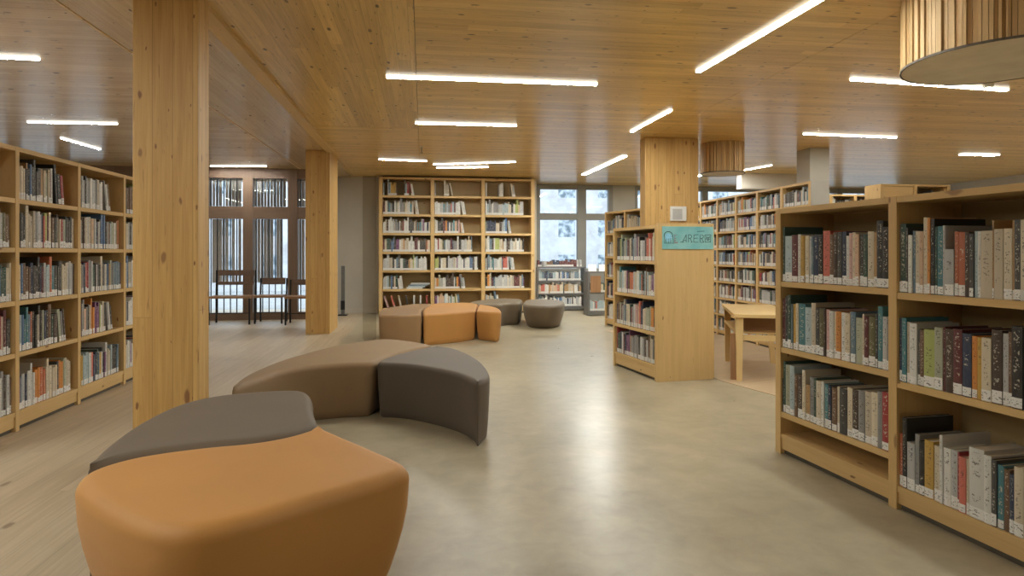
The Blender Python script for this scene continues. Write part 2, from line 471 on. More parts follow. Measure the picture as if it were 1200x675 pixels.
def add_book(fr, s, z, t, h, dep, col, inset, row, lean=0.0, order=0, flat=False, plainlabel=True):
    BOOKS.append(dict(fr=fr, s=s, z=z, t=t, h=h, dep=dep, col=col, inset=inset, row=row, lean=lean, order=order, flat=flat, lab=plainlabel and random.random() > .1,
                      seed=random.random(), jit=random.uniform(.9, 1.1)))

def book_matrix(b):
    m = b['fr'] @ Matrix.Translation((b['s'], b['inset'], b['z'] + .0008))
    if b['lean']: m = m @ Matrix.Rotation(-b['lean'], 4, 'Y')
    if b['flat']: m = m @ Matrix.Translation((0, 0, b['t'])) @ Matrix.Rotation(math.pi / 2, 4, 'Y')
    return m

def book_geo(b, mb, pg, lb, mat=None, near=True):
    t, h, D = b['t'], b['h'], b['dep']
    c = tuple(min(1, x * b['jit']) for x in COLS[b['col']]) + (b['seed'],)
    P = (lambda x, y, z: mat @ Vector((x, y, z))) if mat is not None else (lambda x, y, z: Vector((x, y, z)))
    off = [(-1, .5)] * 4
    def bx(m, x0, y0, z0, x1, y1, z1, col, front=None):
        m.quad([P(x0, y0, z0), P(x1, y0, z0), P(x1, y0, z1), P(x0, y0, z1)], front or off, False, col)
        m.quad([P(x1, y1, z0), P(x0, y1, z0), P(x0, y1, z1), P(x1, y1, z1)], off, False, col)
        m.quad([P(x0, y1, z0), P(x0, y0, z0), P(x0, y0, z1), P(x0, y1, z1)], off, False, col)
        m.quad([P(x1, y0, z0), P(x1, y1, z0), P(x1, y1, z1), P(x1, y0, z1)], off, False, col)
        m.quad([P(x0, y0, z1), P(x1, y0, z1), P(x1, y1, z1), P(x0, y1, z1)], off, False, col)
        m.quad([P(x0, y1, z0), P(x1, y1, z0), P(x1, y0, z0), P(x0, y0, z0)], off, False, col)
    if near:
        w = min(.0025, t * .15)
        bx(mb, 0, .004, 0, w, D, h, c); bx(mb, t - w, .004, 0, t, D, h, c)
        # gently rounded spine
        n = 5; bow = min(.004, t * .14)
        xs = [t * i / n for i in range(n + 1)]
        ys = [.004 - bow * math.sin(math.pi * i / n) for i in range(n + 1)]
        for i in range(n):
            mb.quad([P(xs[i], ys[i], 0), P(xs[i + 1], ys[i + 1], 0), P(xs[i + 1], ys[i + 1], h), P(xs[i], ys[i], h)],
                    [(i / n, 0), ((i + 1) / n, 0), ((i + 1) / n, 1), (i / n, 1)], True, c)
            mb.quad([P(xs[i], ys[i], h), P(xs[i + 1], ys[i + 1], h), P(xs[i + 1], .007, h), P(xs[i], .007, h)], off, False, c)
        mb.quad([P(t, .007, 0), P(0, .007, 0), P(0, .007, h), P(t, .007, h)], off, False, c)
        q = .004
        pg.box(w, .008, q, t - w, D - .005, h - q, 'z')
        if b['lab']:
            lh = .036 + .022 * b['seed']; e = .0006
            for i in range(n):
                lb.quad([P(xs[i], ys[i] - e, .004), P(xs[i + 1], ys[i + 1] - e, .004), P(xs[i + 1], ys[i + 1] - e, lh), P(xs[i], ys[i] - e, lh)],
                        [(i / n, 0), ((i + 1) / n, 0), ((i + 1) / n, 1), (i / n, 1)], True)
    else:
        bx(mb, 0, 0, 0, t, D, h, c, [(0, 0), (1, 0), (1, 1), (0, 1)])
        pc_ = (.56, .51, .41, b['seed'])
        w = min(.003, t * .2)
        mb.quad([P(w, .005, h + .0006), P(t - w, .005, h + .0006), P(t - w, D - .003, h + .0006), P(w, D - .003, h + .0006)], off, False, pc_)
        if b['lab']:
            lc = (.66, .66, .64, b['seed'])
            mb.quad([P(0, -.0008, .004), P(t, -.0008, .004), P(t, -.0008, .045), P(0, -.0008, .045)], off, False, lc)

def row_random(fr, s0, s1, z, row, hmin=.21, hmax=.265, tmin=.014, tmax=.038, dep=.18, pal=PAL, fill=1.0, leaners=0, inset=.02, start=0, order=0, tall=.06, gaps=()):
    s = s0 + .004; end = s0 + (s1 - s0) * fill - .004; k = order
    run = random.choice(pal)
    todo = leaners; la = random.uniform(.10, .2)
    while s < end - tmin:
        for (ga, gb) in gaps:
            if s0 + ga * (s1 - s0) < s < s0 + gb * (s1 - s0): s = s0 + gb * (s1 - s0)
        t = random.uniform(tmin, tmax) * (1.0 if random.random() > .12 else 1.3)
        if s + t > end: t = end - s
        if t < tmin * .6: break
        if random.random() > .25: run = random.choice(pal)
        h = random.uniform(hmin, hmax)
        if random.random() < tall: h = hmax * 1.12
        k += 1
        if todo and end - s < .16 and fill < .97:
            a = la; s += h * math.sin(a) + .001 if todo == leaners else .003
            if s + t * math.cos(a) > s1 - .006: break
            add_book(fr, s, z, t, h, dep, run, inset, row, lean=a, order=k)
            s += t / math.cos(a) + .002; todo -= 1
            if not todo: break
        else:
            add_book(fr, s, z, t, h, dep, run, inset + random.uniform(0, .008), row, order=k)
            s += t + .0012
    return k

# ------------------------------------------------------------------ bookcases
def bookcase(label, origin, ang, bays, height, depth, levels, name='bookcase', th=.032, up=.042, kick=.12, double=False, post=None, endpanel=True, group=None, shelf_list=None):
    root = empty(name, origin, ang); tag(root, label, 'bookcase', group)
    W = sum(bays) ; x = 0; D = depth * (2 if double else 1)
    xs = [0]
    for b in bays: xs.append(xs[-1] + b)
    bk = depth - .012 if not double else depth - .008
    for i, x in enumerate(xs):
        MB().box(x - up / 2, 0, 0, x + up / 2, D, height - .0, 'z').build('side_panel', M['shelfwood'], root, bevel=.002)
    for i, b in enumerate(bays):
        a, c = xs[i] + up / 2, xs[i + 1] - up / 2
        lv = shelf_list[i] if shelf_list else levels
        MB().box(a, .002, height - th, c, D - .002, height - .001, 'x').build('top_panel', M['shelfwood'], root)
        for z in lv:
            MB().box(a, .004, z - th, c, bk - .001, z, 'x').build('shelf', M['shelfwood'], root)
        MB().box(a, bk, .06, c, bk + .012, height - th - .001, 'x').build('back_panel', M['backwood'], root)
        if double:
            for z in lv:
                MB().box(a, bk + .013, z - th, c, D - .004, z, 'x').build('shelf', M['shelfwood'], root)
        kk = (min(lv) - th) if not shelf_list or i else .098
        MB().box(a, .012, .03, c, .03, kk, 'x').build('kickboard', M['shelfwood'], root)
        MB().box(a, .03, 0, c, .045, .03, 'x').build('plinth', M['plinth'], root)
    return root, cframe(origin, ang), xs, up

# near right bookcase --------------------------------------------------
o1 = Vector((2.21, 3.77, 0)); dv = Vector((2.345, 2.2, 0)) - o1; a1 = math.atan2(dv.y, dv.x)
zA = [.262, .665, 1.075]; zB = [.118, .628, 1.06]
r1, f1, xs1, up1 = bookcase('low light-wood bookcase with large books and an empty bottom shelf, cut off by the frame', o1, a1, [.90, .92], 1.53, .40, None, shelf_list=[zA, zB], up=.05)
# boxed step in the empty bottom of the first section and a batten behind the second
MB().box(xs1[0] + .026, .004, .10, xs1[1] - .026, .36, .125, 'x').build('bottom_board', M['shelfwood'], r1)
MB().box(xs1[1] + .42, .368, .12, xs1[1] + .455, .386, 1.49, 'z').build('batten', M['backwood'], r1)

def s_of(px, fr, y=.02):
    """distance along a bookcase front whose point is seen at photo column px"""
    o = fr @ Vector((0, y, 0)); dx = fr.to_3x3() @ Vector((1, 0, 0))
    r = (px - 600) / F
    A = lambda p: (p.x * CY - p.y * SY) - r * (p.x * SY + p.y * CY)
    return -A(o) / A(dx)
def z_of(s, py, fr, y=.02):
    p = fr @ Vector((s, y, 0)); d = p.x * SY + p.y * CY
    return EYE + (297 - py) * d / F

C_ = {'w': 'white', 'c': 'cream', 'b': 'beige', 'lg': 'light grey', 'g': 'grey', 'ch': 'charcoal', 'k': 'black', 'n': 'navy', 'sb': 'slate blue', 'pb': 'pale blue',
      't': 'teal', 'dg': 'dark green', 'sg': 'sage green', 'li': 'lime green', 'o': 'olive', 'm': 'maroon', 'dr': 'dark red', 'co': 'coral red', 'p': 'pink',
      'or': 'orange', 'ro': 'rust orange', 'pe': 'peach', 'ta': 'tan', 'br': 'brown', 'db': 'dark brown', 'mu': 'mustard'}
def row_spec(fr, z, row, X0, Y0, sc, spec, smin, smax):
    k = 0; last = smin; hs = []
    for it in spec.split():
        x0, x1, yt, c = it.split(',')
        s0 = max(smin, s_of(X0 + float(x0) / sc, fr)); s1 = min(smax, s_of(X0 + float(x1) / sc, fr))
        if s1 - s0 < .005: continue
        s0 = max(s0, last + .0006)
        h = z_of((s0 + s1) / 2, Y0 + float(yt) / sc, fr) - z
        h = max(.15, min(.365 if z in zA else .385, h))
        t = max(.007, s1 - s0 - .001); k += 1
        dep = min(.30, .13 + h * .42 + random.uniform(-.01, .02))
        add_book(fr, s0, z, t, h, dep, C_[c], .008 + random.uniform(0, .008), row, order=k)
        last = s0 + t
    if last < smax - .05:
        row_random(fr, last, smax, z, row, .24, .31, .02, .05, .2, order=k)
A0, A1 = xs1[0] + .026, xs1[1] - .026; B0, B1 = xs1[1] + .026, xs1[2] - .026
row_spec(f1, zA[2], ('farther', 'top'), 900, 210, 2.933, "40,54,195,m 54,62,165,dg 62,86,196,pb 86,106,192,m 106,116,190,w 116,129,195,mu 129,143,195,c 143,153,197,lg 153,161,197,sb 161,176,193,n 176,191,192,k 191,215,178,co 215,228,190,br 228,240,183,db 240,256,182,ch 256,270,180,n 270,280,195,w 280,292,185,p 292,302,183,c 302,316,190,pe 316,330,190,ch 330,344,190,dg 344,365,180,c 365,376,183,ta 376,398,143,k 398,421,165,k", A0, A1)
row_spec(f1, zB[2], ('nearer', 'top'), 1000, 240, 4.82, "258,272,115,br 272,303,108,dg 303,315,130,ch 315,338,172,w 338,358,148,sb 358,380,150,c 380,402,152,pe 402,424,72,c 424,440,75,or 440,462,80,k 462,476,125,dg 476,512,122,t 512,525,118,lg 525,575,252,lg 575,597,152,ro 597,638,155,ro 638,662,155,db 662,686,165,ch 686,706,150,pb 706,724,150,w 724,790,148,b 790,800,88,ta 800,850,138,b 850,900,135,c 900,912,90,ta 912,952,85,ch 952,1000,85,c", B0, B1)
row_spec(f1, zA[1], ('farther', 'middle'), 905, 330, 5.626, "42,50,160,k 50,72,122,dr 72,92,115,m 92,108,100,ch 108,130,90,dg 130,140,150,sb 140,160,150,mu 160,178,145,c 178,222,148,t 222,264,172,pb 264,292,142,b 292,318,175,ch 318,345,178,o 345,358,178,db 358,382,185,p 382,410,195,w 410,424,200,c 424,458,198,or 458,486,205,w 486,520,210,c 520,554,200,sb 554,598,240,sg 598,612,215,c 612,642,232,m 642,684,232,o 684,700,215,ch 700,732,165,t 732,760,232,lg 760,778,235,g", A0, A1)
row_spec(f1, zB[1], ('nearer', 'middle'), 1050, 360, 4.82, "25,40,60,n 40,66,62,t 66,84,85,b 84,125,92,w 125,142,125,ch 142,165,130,br 165,225,128,li 225,272,115,sg 272,285,112,m 285,330,125,db 330,380,125,m 380,432,150,n 432,462,165,or 462,490,172,mu 490,545,175,c 545,605,130,db 605,640,150,lg 640,662,140,br 662,723,110,k", B0, B1)
row_spec(f1, zA[0], ('farther', 'bottom'), 905, 410, 4.503, "45,62,150,ch 62,75,62,dg 75,98,80,sg 98,122,85,pb 122,140,130,br 140,163,132,db 163,180,108,c 180,200,185,ta 200,222,145,g 222,238,150,dg 238,262,165,c 262,278,168,w 278,300,182,t 300,318,190,n 318,345,200,br 345,358,195,c 358,398,205,ch 398,425,200,c 425,458,212,db 458,490,215,g 490,525,222,b 525,560,226,c 560,585,220,g 585,622,225,dr", A0, A1)
row_spec(f1, zB[0], ('nearer', 'bottom'), 1050, 470, 3.976, "18,36,150,ro 36,56,78,k 56,92,195,lg 92,112,155,g 112,138,190,k 138,180,185,mu 180,208,210,c 208,222,160,w 222,258,220,w 258,290,230,lg 290,300,240,dr 300,332,262,co 332,345,270,c 345,415,222,w 415,450,255,w 450,475,275,ch 475,505,300,t 505,532,320,br 532,556,345,n 556,600,310,c", B0, B1)

# left bookcase -----------------------------------------------------------
lvL = [.135, .55, .915, 1.29, 1.635]
r2, f2, xs2, up2 = bookcase('tall light-wood bookcase with five shelves behind the square wooden pillar', Vector((-2.82, 4.13, 0)), math.pi / 2, [.82] * 5, 2.0, .32, lvL)
names = ['bottom', 'fourth', 'middle', 'second', 'top']
bayn = ['first', 'second', 'third', 'fourth', 'fifth']
fills = {0: [1, 1, 1, 1, .35], 1: [.95, .86, 1, 1, .80], 2: [.93, .80, 1, .93, .72], 3: [1, .9, 1, 1, .9], 4: [1, 1, 1, 1, 1]}
for b in range(5):
    for i, z in enumerate(lvL):
        fl = fills[b][i]
        row_random(f2, xs2[b] + .022, xs2[b + 1] - .022, z, ('L%d' % b, names[i]), .225, .275, .015, .036, .2, fill=fl, leaners=3 if fl < .9 else 0)

# island bookcase with the sign -----------------------------------------------
o3 = Vector((2.115, 6.96, 0)); dv = Vector((2.25, 6.02, 0)) - o3; a3 = math.atan2(dv.y, dv.x)
L3 = dv.length
lv3 = [.155, .475, .825, 1.175]
r3, f3, xs3, up3 = bookcase('double-sided bookcase end with the turquoise sign on its side panel', o3, a3, [L3], 1.53, .31, lv3, double=True, up=.04)
n3 = ['bottom', 'third', 'second', 'top']
for i, z in enumerate(lv3):
    row_random(f3, xs3[0] + .03, xs3[1] - .022, z, ('I', n3[i]), .205, .25, .014, .034, .19, tall=.1)
# the broad end board
MB().box(L3 + .021, -.004, .0, L3 + .045, .624, 1.545, 'z').build('end_board', M['shelfwood'], r3, bevel=.003)

# tall case against the back wall -------------------------------------------------
lv4 = [.13, .52, .905, 1.285, 1.67, 2.055, 2.44]
xb0, xb1 = xat(446, 13.35), xat(624.5, 13.35)
pb = (xb1 - xb0) / 3
r4, f4, xs4, up4 = bookcase('wide seven-shelf bookcase filling the back wall', Vector((xb0, 13.35, 0)), 0, [pb] * 3, CEIL - .035, .34, lv4, up=.075, th=.045)
fl4 = [[.0, .45, .93, 1, 1, .78, .7], [.6, .7, .95, .82, .68, .72, .45], [.35, .86, .66, .86, .63, .85, .7]]
for b in range(3):
    for i, z in enumerate(lv4):
        fl = fl4[b][i]
        if fl == 0: continue
        gaps = ()
        if i == 6: gaps = ((.02, .1 + .1 * b), (.28 + .05 * b, .45 + .05 * b))
        row_random(f4, xs4[b] + .045, xs4[b + 1] - .045, z, ('K', ''), .21, .29, .018, .042, .2, pal=PALE, fill=fl, leaners=2 if fl < .8 else 0, gaps=gaps)
for k in range(4):
    add_book(f4, xs4[0] + .52 + .03 * k, lv4[1] + .03 * k, .03, .33 + .02 * k, .2, ['white', 'pale blue', 'slate blue', 'light grey'][k], .02, ('K', ''), flat=True, plainlabel=False)
s = xs4[0] + .12
for k, (cc, le) in enumerate([('pink', .35), ('coral red', .3), ('cream', .22), ('black', .15), ('white', 0), ('white', 0), ('dark red', 0)]):
    add_book(f4, s + .02, lv4[0], .03, .25, .19, cc, .02, ('K', ''), lean=le); s += .13

# tall case on the right behind the table -----------------------------------------
lv5 = [.08 + .25 * k for k in range(8)]
r5, f5, xs5, up5 = bookcase('tall eight-shelf bookcase behind the birch table', Vector((4.5, 10.6, 0)), -math.pi / 2, [.6] * 6, 2.10, .23, lv5, up=.05, th=.028)
for b in range(6):
    for i, z in enumerate(lv5):
        row_random(f5, xs5[b] + .027, xs5[b + 1] - .027, z, ('T', ''), .15, .195, pal=PAL + ['slate blue', 'navy', 'light grey', 'white', 'charcoal', 'pale blue'] * 4, tmin=.016, tmax=.036, dep=.17, fill=random.choice([1, 1, .9]), inset=.015)
MB().box(xs5[-1] + .026, .0, 0, xs5[-1] + .034, .23, 2.1, 'z').build('end_cover', M['greywall'], r5)
# low case seen above the island and between column and window
o6 = Vector((3.16, 10.9, 0)); dv = Vector((3.46, 9.7, 0)) - o6; a6 = math.atan2(dv.y, dv.x)
lv6 = [.12, .48, .84, 1.2, 1.6]
r6, f6, xs6, up6 = bookcase('light-wood bookcase peeping over the sign bookcase, near the grey windows', o6, a6, [.62, .62], 1.97, .30, lv6)
for b in range(2):
    for i, z in enumerate(lv6):
        row_random(f6, xs6[b] + .022, xs6[b + 1] - .022, z, ('D', ''), .2, .26, .016, .036, .18, fill=.95, pal=PALE if i > 2 else PAL + ['coral red', 'dark red'] * 12)
# two cases whose tops rise over the near right bookcase
for (pa, pb_, y, h, lab) in ((974, 1031, 8.2, 2.07, 'far bookcase of dark books rising over the low bookcase beside the grey column'), (1034, 1112, 7.4, 2.13, 'pale far bookcase with closed panel rising over the low bookcase')):
    xa, xb = xat(pa, y), xat(pb_, y)
    lv = [.12, .5, .88, 1.26, 1.64, 1.84] if y > 8 else [.12, .5, .88, 1.26, 1.68]
    rr, ff, xx, _ = bookcase(lab, Vector((xa, y, 0)), 0, [(xb - xa) / 2] * 2, h, .3, lv, th=.025)
    for b in range(2):
        for i, z in enumerate(lv):
            if y < 8 and b == 0 and i == 4:
                MB().box(xx[0] + .03, .01, z + .001, xx[1] - .03, .03, h - .03, 'x').build('closed_panel', M['shelfwood'], rr)
                continue
            hh = (lv[i + 1] if i + 1 < len(lv) else h) - z
            row_random(ff, xx[b] + .022, xx[b + 1] - .022, z, ('E', ''), hh * .6, hh * .75, .02, .04, .18, pal=['black', 'charcoal', 'dark brown', 'maroon', 'white', 'grey'], fill=.97)

# display racks below the grey windows --------------------------------------------
def rack(label, x0, x1, y, h, lv, seedcols, panel=False):
    root = empty('display_rack', (x0, y, 0)); tag(root, label, 'rack')
    w = x1 - x0
    for x in (0, w - .04):
        MB().box(x, 0, 0, x + .04, .36, h, 'z').build('upright', M['greymetal'], root)
    for z in lv:
        MB().box(.041, .01, z - .03, w - .041, .35, z, 'x').build('shelf', M['greymetal'], root)
    MB().box(0, 0, h + .001, w, .36, h + .03, 'x').build('top_panel', M['greymetal'], root)
    MB().box(.041, .01, .03, w - .041, .03, lv[0] - .031, 'x').build('kickboard', M['greymetal'], root)
    fr = cframe(Vector((x0, y, 0)), 0)
    for i, z in enumerate(lv):
        row_random(fr, .045, w - .045, z, ('W', ''), .16, .215, .016, .04, .17, pal=seedcols[i % len(seedcols)], fill=.95)
    return root
blues = ['white', 'white', 'pale blue', 'slate blue', 'light grey', 'navy', 'charcoal', 'blue']
mixc = ['cream', 'peach', 'white', 'tan', 'beige', 'coral red', 'charcoal']
xa, xb = xat(629, 13.7), xat(687, 13.7)
rack('grey metal display rack of books beneath the wide grey-framed window', xa, xb, 13.7, .93, [.1, .38, .66], [blues, mixc, blues])
k = 0; s = .05
fr = cframe(Vector((xa, 13.7, 0)), 0)
row_random(fr, .02, (xb - xa) - .02, .961, ('W', ''), .1, .16, .03, .06, .15, pal=['charcoal', 'grey', 'maroon', 'navy', 'brown', 'light grey'], fill=.95)
xa2, xb2 = xat(689, 12.5), xat(716, 12.5)
r8 = rack('narrow metal rack with wooden door panels standing left of the sign bookcase', xa2, xb2, 12.5, .86, [.1, .47], [blues + ['coral red', 'cream'], ['dark green', 'charcoal', 'cream', 'brown']])
MB().box(.05, -.012, .47, .26, -.002, .80, 'z').build('door_panel', M['seatwood'], r8)
for k, xx in enumerate((.02, .24)):
    t_ = empty('paper_stand', (xa2 + .02 + xx, 12.6, .891)); tag(t_, ['white card propped on the narrow rack, nearer the wide rack', 'white card propped on the narrow rack, nearer the sign bookcase'][k], 'card stand')
    q = MB(); q.box(0, 0, 0, .16, .012, .14, 'x', Matrix.Rotation(-.2, 4, 'X')); q.build('card', M['whiteplastic'], t_)
    q = MB(); q.box(.03, .012, 0, .13, .07, .01, 'x'); q.build('foot', M['greyplastic'], t_)

# ------------------------------------------------------------------ turn the plan of books into objects
HOME = {'farther': "far section of low bookcase", 'nearer': "near section of low bookcase",
        'L0': "tall bookcase section cut by the frame", 'L1': "first full section of tall bookcase", 'L2': "second full section of tall bookcase",
        'L3': "tall bookcase section touching pillar", 'L4': 'L4', 'I': "bookcase bearing turquoise sign"}
def ordinal(n):
    w = ['', 'first', 'second', 'third', 'fourth', 'fifth', 'sixth', 'seventh', 'eighth', 'ninth', 'tenth', 'eleventh', 'twelfth', 'thirteenth', 'fourteenth', 'fifteenth',
         'sixteenth', 'seventeenth', 'eighteenth', 'nineteenth', 'twentieth']
    if n <= 20: return w[n]
    t = {2: 'twenty', 3: 'thirty', 4: 'forty'}[n // 10]
    return t + '-' + w[n % 10] if n % 10 else {3: 'thirtieth', 4: 'fortieth'}[n // 10]
rows = {}
for b in BOOKS:
    m = book_matrix(b); b['m'] = m
    p = m @ Vector((b['t'] / 2, 0, b['h'] / 2)); q = project(p)
    n = m.to_3x3() @ Vector((0, -1, 0)); view = (Vector((0, 0, EYE)) - p)
    cosv = max(0, n.dot(view.normalized()))
    sc = 0
    if q and 1 < q[0] < 1199 and 0 < q[1] < 675 and b['row'][0] in HOME and b['row'][0] != 'L4':
        sc = b['t'] * b['h'] * (F / q[2]) ** 2 * cosv
        if b['row'][0][0] == 'L' and q[0] > 154: sc = 0
    b['score'] = sc
    rows.setdefault((b['row'], id(b['fr'])), []).append(b)
rank = sorted(BOOKS, key=lambda b: -b['score'])
solo = set(id(b) for b in rank[:300] if b['score'] > 0)
for (row, _), lst in rows.items():
    lst.sort(key=lambda b: b['s'])
    hs = sorted(b['h'] for b in lst); ts = sorted(b['t'] for b in lst)
    for i, b in enumerate(lst):
        b['ord'] = i + 1
        size = 'tall' if b['h'] >= hs[int(len(hs) * .85)] and b['h'] > hs[len(hs) // 2] * 1.06 else 'thick' if b['t'] >= ts[int(len(ts) * .85)] else 'slim' if b['t'] <= ts[int(len(ts) * .2)] else ''
        if b['lean']: size = 'leaning'
        b['size'] = size
rest = MB(); nsolo = 0
for b in BOOKS:
    if id(b) in solo:
        mb, pg, lb = MB(), MB(), MB()
        book_geo(b, mb, pg, lb)
        o = mb.build('book', M['book']); o.matrix_world = b['m']
        pg.build('page_block', M['pages'], o)
        if b['lab']: lb.build('spine_label', M['label'], o)
        home, shelf = b['row']
        lab = '%s%s book, %s from left, %s shelf, %s' % (b['size'] + ' ' if b['size'] else '', b['col'], ordinal(b['ord']), shelf, HOME[home])
        grp = {'f': 'books in the low bookcase', 'n': 'books in the low bookcase', 'L': 'books in the tall bookcase beside the pillar', 'I': 'books in the bookcase with the sign'}[home[0]]
        tag(o, lab, 'book', grp)
        nsolo += 1
    else:
        book_geo(b, rest, None, None, mat=b['m'], near=False)
o = rest.build('book', M['book'])
tag(o, 'smaller library books filling the more distant shelves throughout the room', 'books', 'books on the distant shelves', 'stuff')
print('BOOKS', len(BOOKS), 'solo', nsolo, 'cut', rank[min(299, len(rank) - 1)]['score'])

# ------------------------------------------------------------------ poufs
def smooth_outline(pts, corners, relax, sub=10):
    """closed Catmull-Rom through pts; indexes in corners stay crisp (small rounding)"""
    n = len(pts); out = []
    P2 = [Vector((p.x, p.y)) for p in pts]
    for i in range(n):
        p1, p2 = P2[i], P2[(i + 1) % n]
        p0 = P2[(i - 1) % n] if i not in corners else p1 - (p2 - p1)
        p3 = P2[(i + 2) % n] if (i + 1) % n not in corners else p2 + (p2 - p1)
        for k in range(sub):
            t = k / sub
            out.append(.5 * ((2 * p1) + (p2 - p0) * t + (2 * p0 - 5 * p1 + 4 * p2 - p3) * t * t + (3 * p1 - p0 - 3 * p2 + p3) * t ** 3))
    # resample evenly, then relax a little so crisp corners get a small radius
    L = [0]
    for i in range(len(out)): L.append(L[-1] + (out[(i + 1) % len(out)] - out[i]).length)
    N = 160; res = []; j = 0
    for k in range(N):
        t = L[-1] * k / N
        while L[j + 1] < t: j += 1
        f = (t - L[j]) / max(1e-9, L[j + 1] - L[j])
        res.append(out[j].lerp(out[(j + 1) % len(out)], f))
    for _ in range(relax):
        res = [(res[i - 1] + res[i] * 2 + res[(i + 1) % N]) / 4 for i in range(N)]
    area = sum(res[i].x * res[(i + 1) % N].y - res[(i + 1) % N].x * res[i].y for i in range(N))
    if area < 0: res.reverse()
    return res
def medial(res):
    """inward normals and, per point, how far it can move in before meeting another side"""
    N = len(res); nr = []; rad = []
    for i in range(N):
        t = (res[(i + 1) % N] - res[i - 1]).normalized(); n = Vector((-t.y, t.x)); m = 9.0
        for j in range(N):
            if j == i: continue
            d = res[j] - res[i]; k = d.dot(n)
            if k > 1e-5: m = min(m, d.length_squared / (2 * k))
        nr.append(n); rad.append(m)
    for _ in range(2): rad = [min(rad[i], (rad[i - 1] + rad[i] + rad[(i + 1) % N]) / 3) for i in range(N)]
    return nr, rad
def offset(res, d, med):
    return [p + n * min(d, .75 * r_ * d / (d + .15 * r_)) for p, n, r_ in zip(res, *med)]
def pouf(label, pts, corners, H, mat, base=.07, rad=.05, group=None, gap=.004, dome=.006, relax=8, shrink=0):
    res = smooth_outline(pts, corners, relax)
    med = medial(res)
    prof = [(0.0, base + .012), (.012, base)]
    zs = [.06, .14, .22, .3]
    for z in zs:
        t = z / (H - rad)
        if t < 1: prof.append((z, base * (1 - math.sin(t * math.pi / 2))))
    for k in range(0, 7):
        a = k / 6 * math.pi / 2
        prof.append((H - rad + rad * math.sin(a), rad * (1 - math.cos(a))))
    prof.append((H, rad + .04))
    cx = sum(p.x for p in res) / len(res); cy = sum(p.y for p in res) / len(res)
    v, f = [], []
    N = len(res)
    for z, ins in prof:
        if shrink and z < .32:
            k = 1 - ins / shrink
            for p in offset(res, gap, med): v.append(((p.x - cx) * k, (p.y - cy) * k, z))
        else:
            for p in offset(res, ins + gap, med): v.append((p.x - cx, p.y - cy, z))
    for r in range(len(prof) - 1):
        for i in range(N):
            j = (i + 1) % N
            f.append((r * N + i, r * N + j, (r + 1) * N + j, (r + 1) * N + i))
    f.append(tuple(reversed(range(N))))
    last = (len(prof) - 1) * N
    tri = tessellate_polygon([[Vector(v[last + i]) for i in range(N)]])
    for t in tri:
        a, b, c = [last + k for k in t]
        A, B, Cc = Vector(v[a]), Vector(v[b]), Vector(v[c])
        f.append((a, b, c) if (B - A).cross(Cc - A).z > 0 else (a, c, b))
    me = bpy.data.meshes.new('pouf'); me.from_pydata(v, [], f); me.update()
    me.polygons.foreach_set('use_smooth', [True] * len(me.polygons)); me.materials.append(mat)
    o = bpy.data.objects.new('pouf', me); COL.objects.link(o); o.location = (cx, cy, .0)
    tag(o, label, 'pouf', group)
    return o
def zoomed(pts, x0, y0, s, z):
    return [ray_at(x0 + x / s, y0 + y / s, z) for x, y in pts]
Z4 = (70, 380, 2.264)
H1 = .45
pouf('large ochre-orange upholstered pouf in the foreground', zoomed([(60, 383), (200, 345), (400, 318), (520, 308), (620, 288), (690, 262), (780, 300), (862, 334), (943, 372), (900, 392), (700, 452), (500, 514), (400, 537), (300, 552), (150, 510), (60, 452), (32, 412)], *Z4, H1),
     [0, 5], H1, M['orange'], base=.10, rad=.055, relax=14, shrink=.62)
pouf('grey-taupe pouf fitted against the big orange one', zoomed([(60, 380), (110, 325), (200, 262), (300, 214), (400, 189), (500, 178), (600, 172), (655, 174), (673, 192), (676, 222), (690, 260), (620, 286), (520, 306), (400, 316), (200, 343)], *Z4, H1),
     [0, 10], H1, M['taupe'], base=.06, rad=.045)
H2 = .42
pouf('long brown curved pouf behind the grey-taupe one', zoomed([(452, 172), (480, 140), (560, 103), (640, 78), (740, 54), (850, 38), (920, 42), (1000, 55), (935, 66), (860, 88), (836, 102), (720, 106), (600, 120), (510, 150)], *Z4, H2),
     [7, 10], H2, M['brown'], base=.04, rad=.04)
pouf('dark taupe wedge pouf ending the curved pair on the concrete', zoomed([(838, 102), (860, 89), (935, 68), (1000, 56), (1050, 63), (1100, 84), (1130, 108), (1142, 138), (1108, 155), (1060, 132), (1000, 118), (920, 106)], *Z4, H2),
     [0, 3, 8], H2, M['darktaupe'], base=.02, rad=.035, relax=5)
Z5 = (420, 330, 4.615); H3 = .42
sA = [(110, 182), (112, 165), (130, 148), (200, 134), (300, 121), (400, 119), (345, 150), (343, 180), (220, 183)]
pouf('brown end piece of the far orange pouf group', zoomed(sA, *Z5, H3), [0, 5, 7], H3, M['camel'], base=.012, rad=.03, gap=.001, relax=4)
sB = [(349, 180), (351, 150), (402, 119), (500, 114), (600, 114), (650, 122), (640, 135), (633, 158), (560, 166), (450, 174)]
pouf('wide orange middle piece of the far pouf group', zoomed(sB, *Z5, H3), [0, 2, 5, 7], H3, M['orange'], base=.012, rad=.03, gap=.001, relax=4)
sC = [(637, 158), (644, 135), (655, 124), (710, 130), (750, 140), (770, 152), (768, 164), (720, 165)]
pouf('small rounded orange end piece of the far pouf group', zoomed(sC, *Z5, H3), [0, 2], H3, M['orange'], base=.03, rad=.035, gap=.001, relax=4)
H4 = .39
sD = [(600, 118), (615, 106), (700, 94), (780, 90), (870, 93), (890, 97), (873, 114), (800, 116), (760, 123), (700, 122)]
pouf('dark curved pouf behind the far orange group', zoomed(sD, *Z5, H4), [5, 6], H4, M['olive'], base=.03, rad=.05)
sE = [(888, 113), (903, 99), (960, 95), (1040, 97), (1100, 102), (1117, 110), (1100, 124), (1040, 132), (960, 131), (900, 124)]
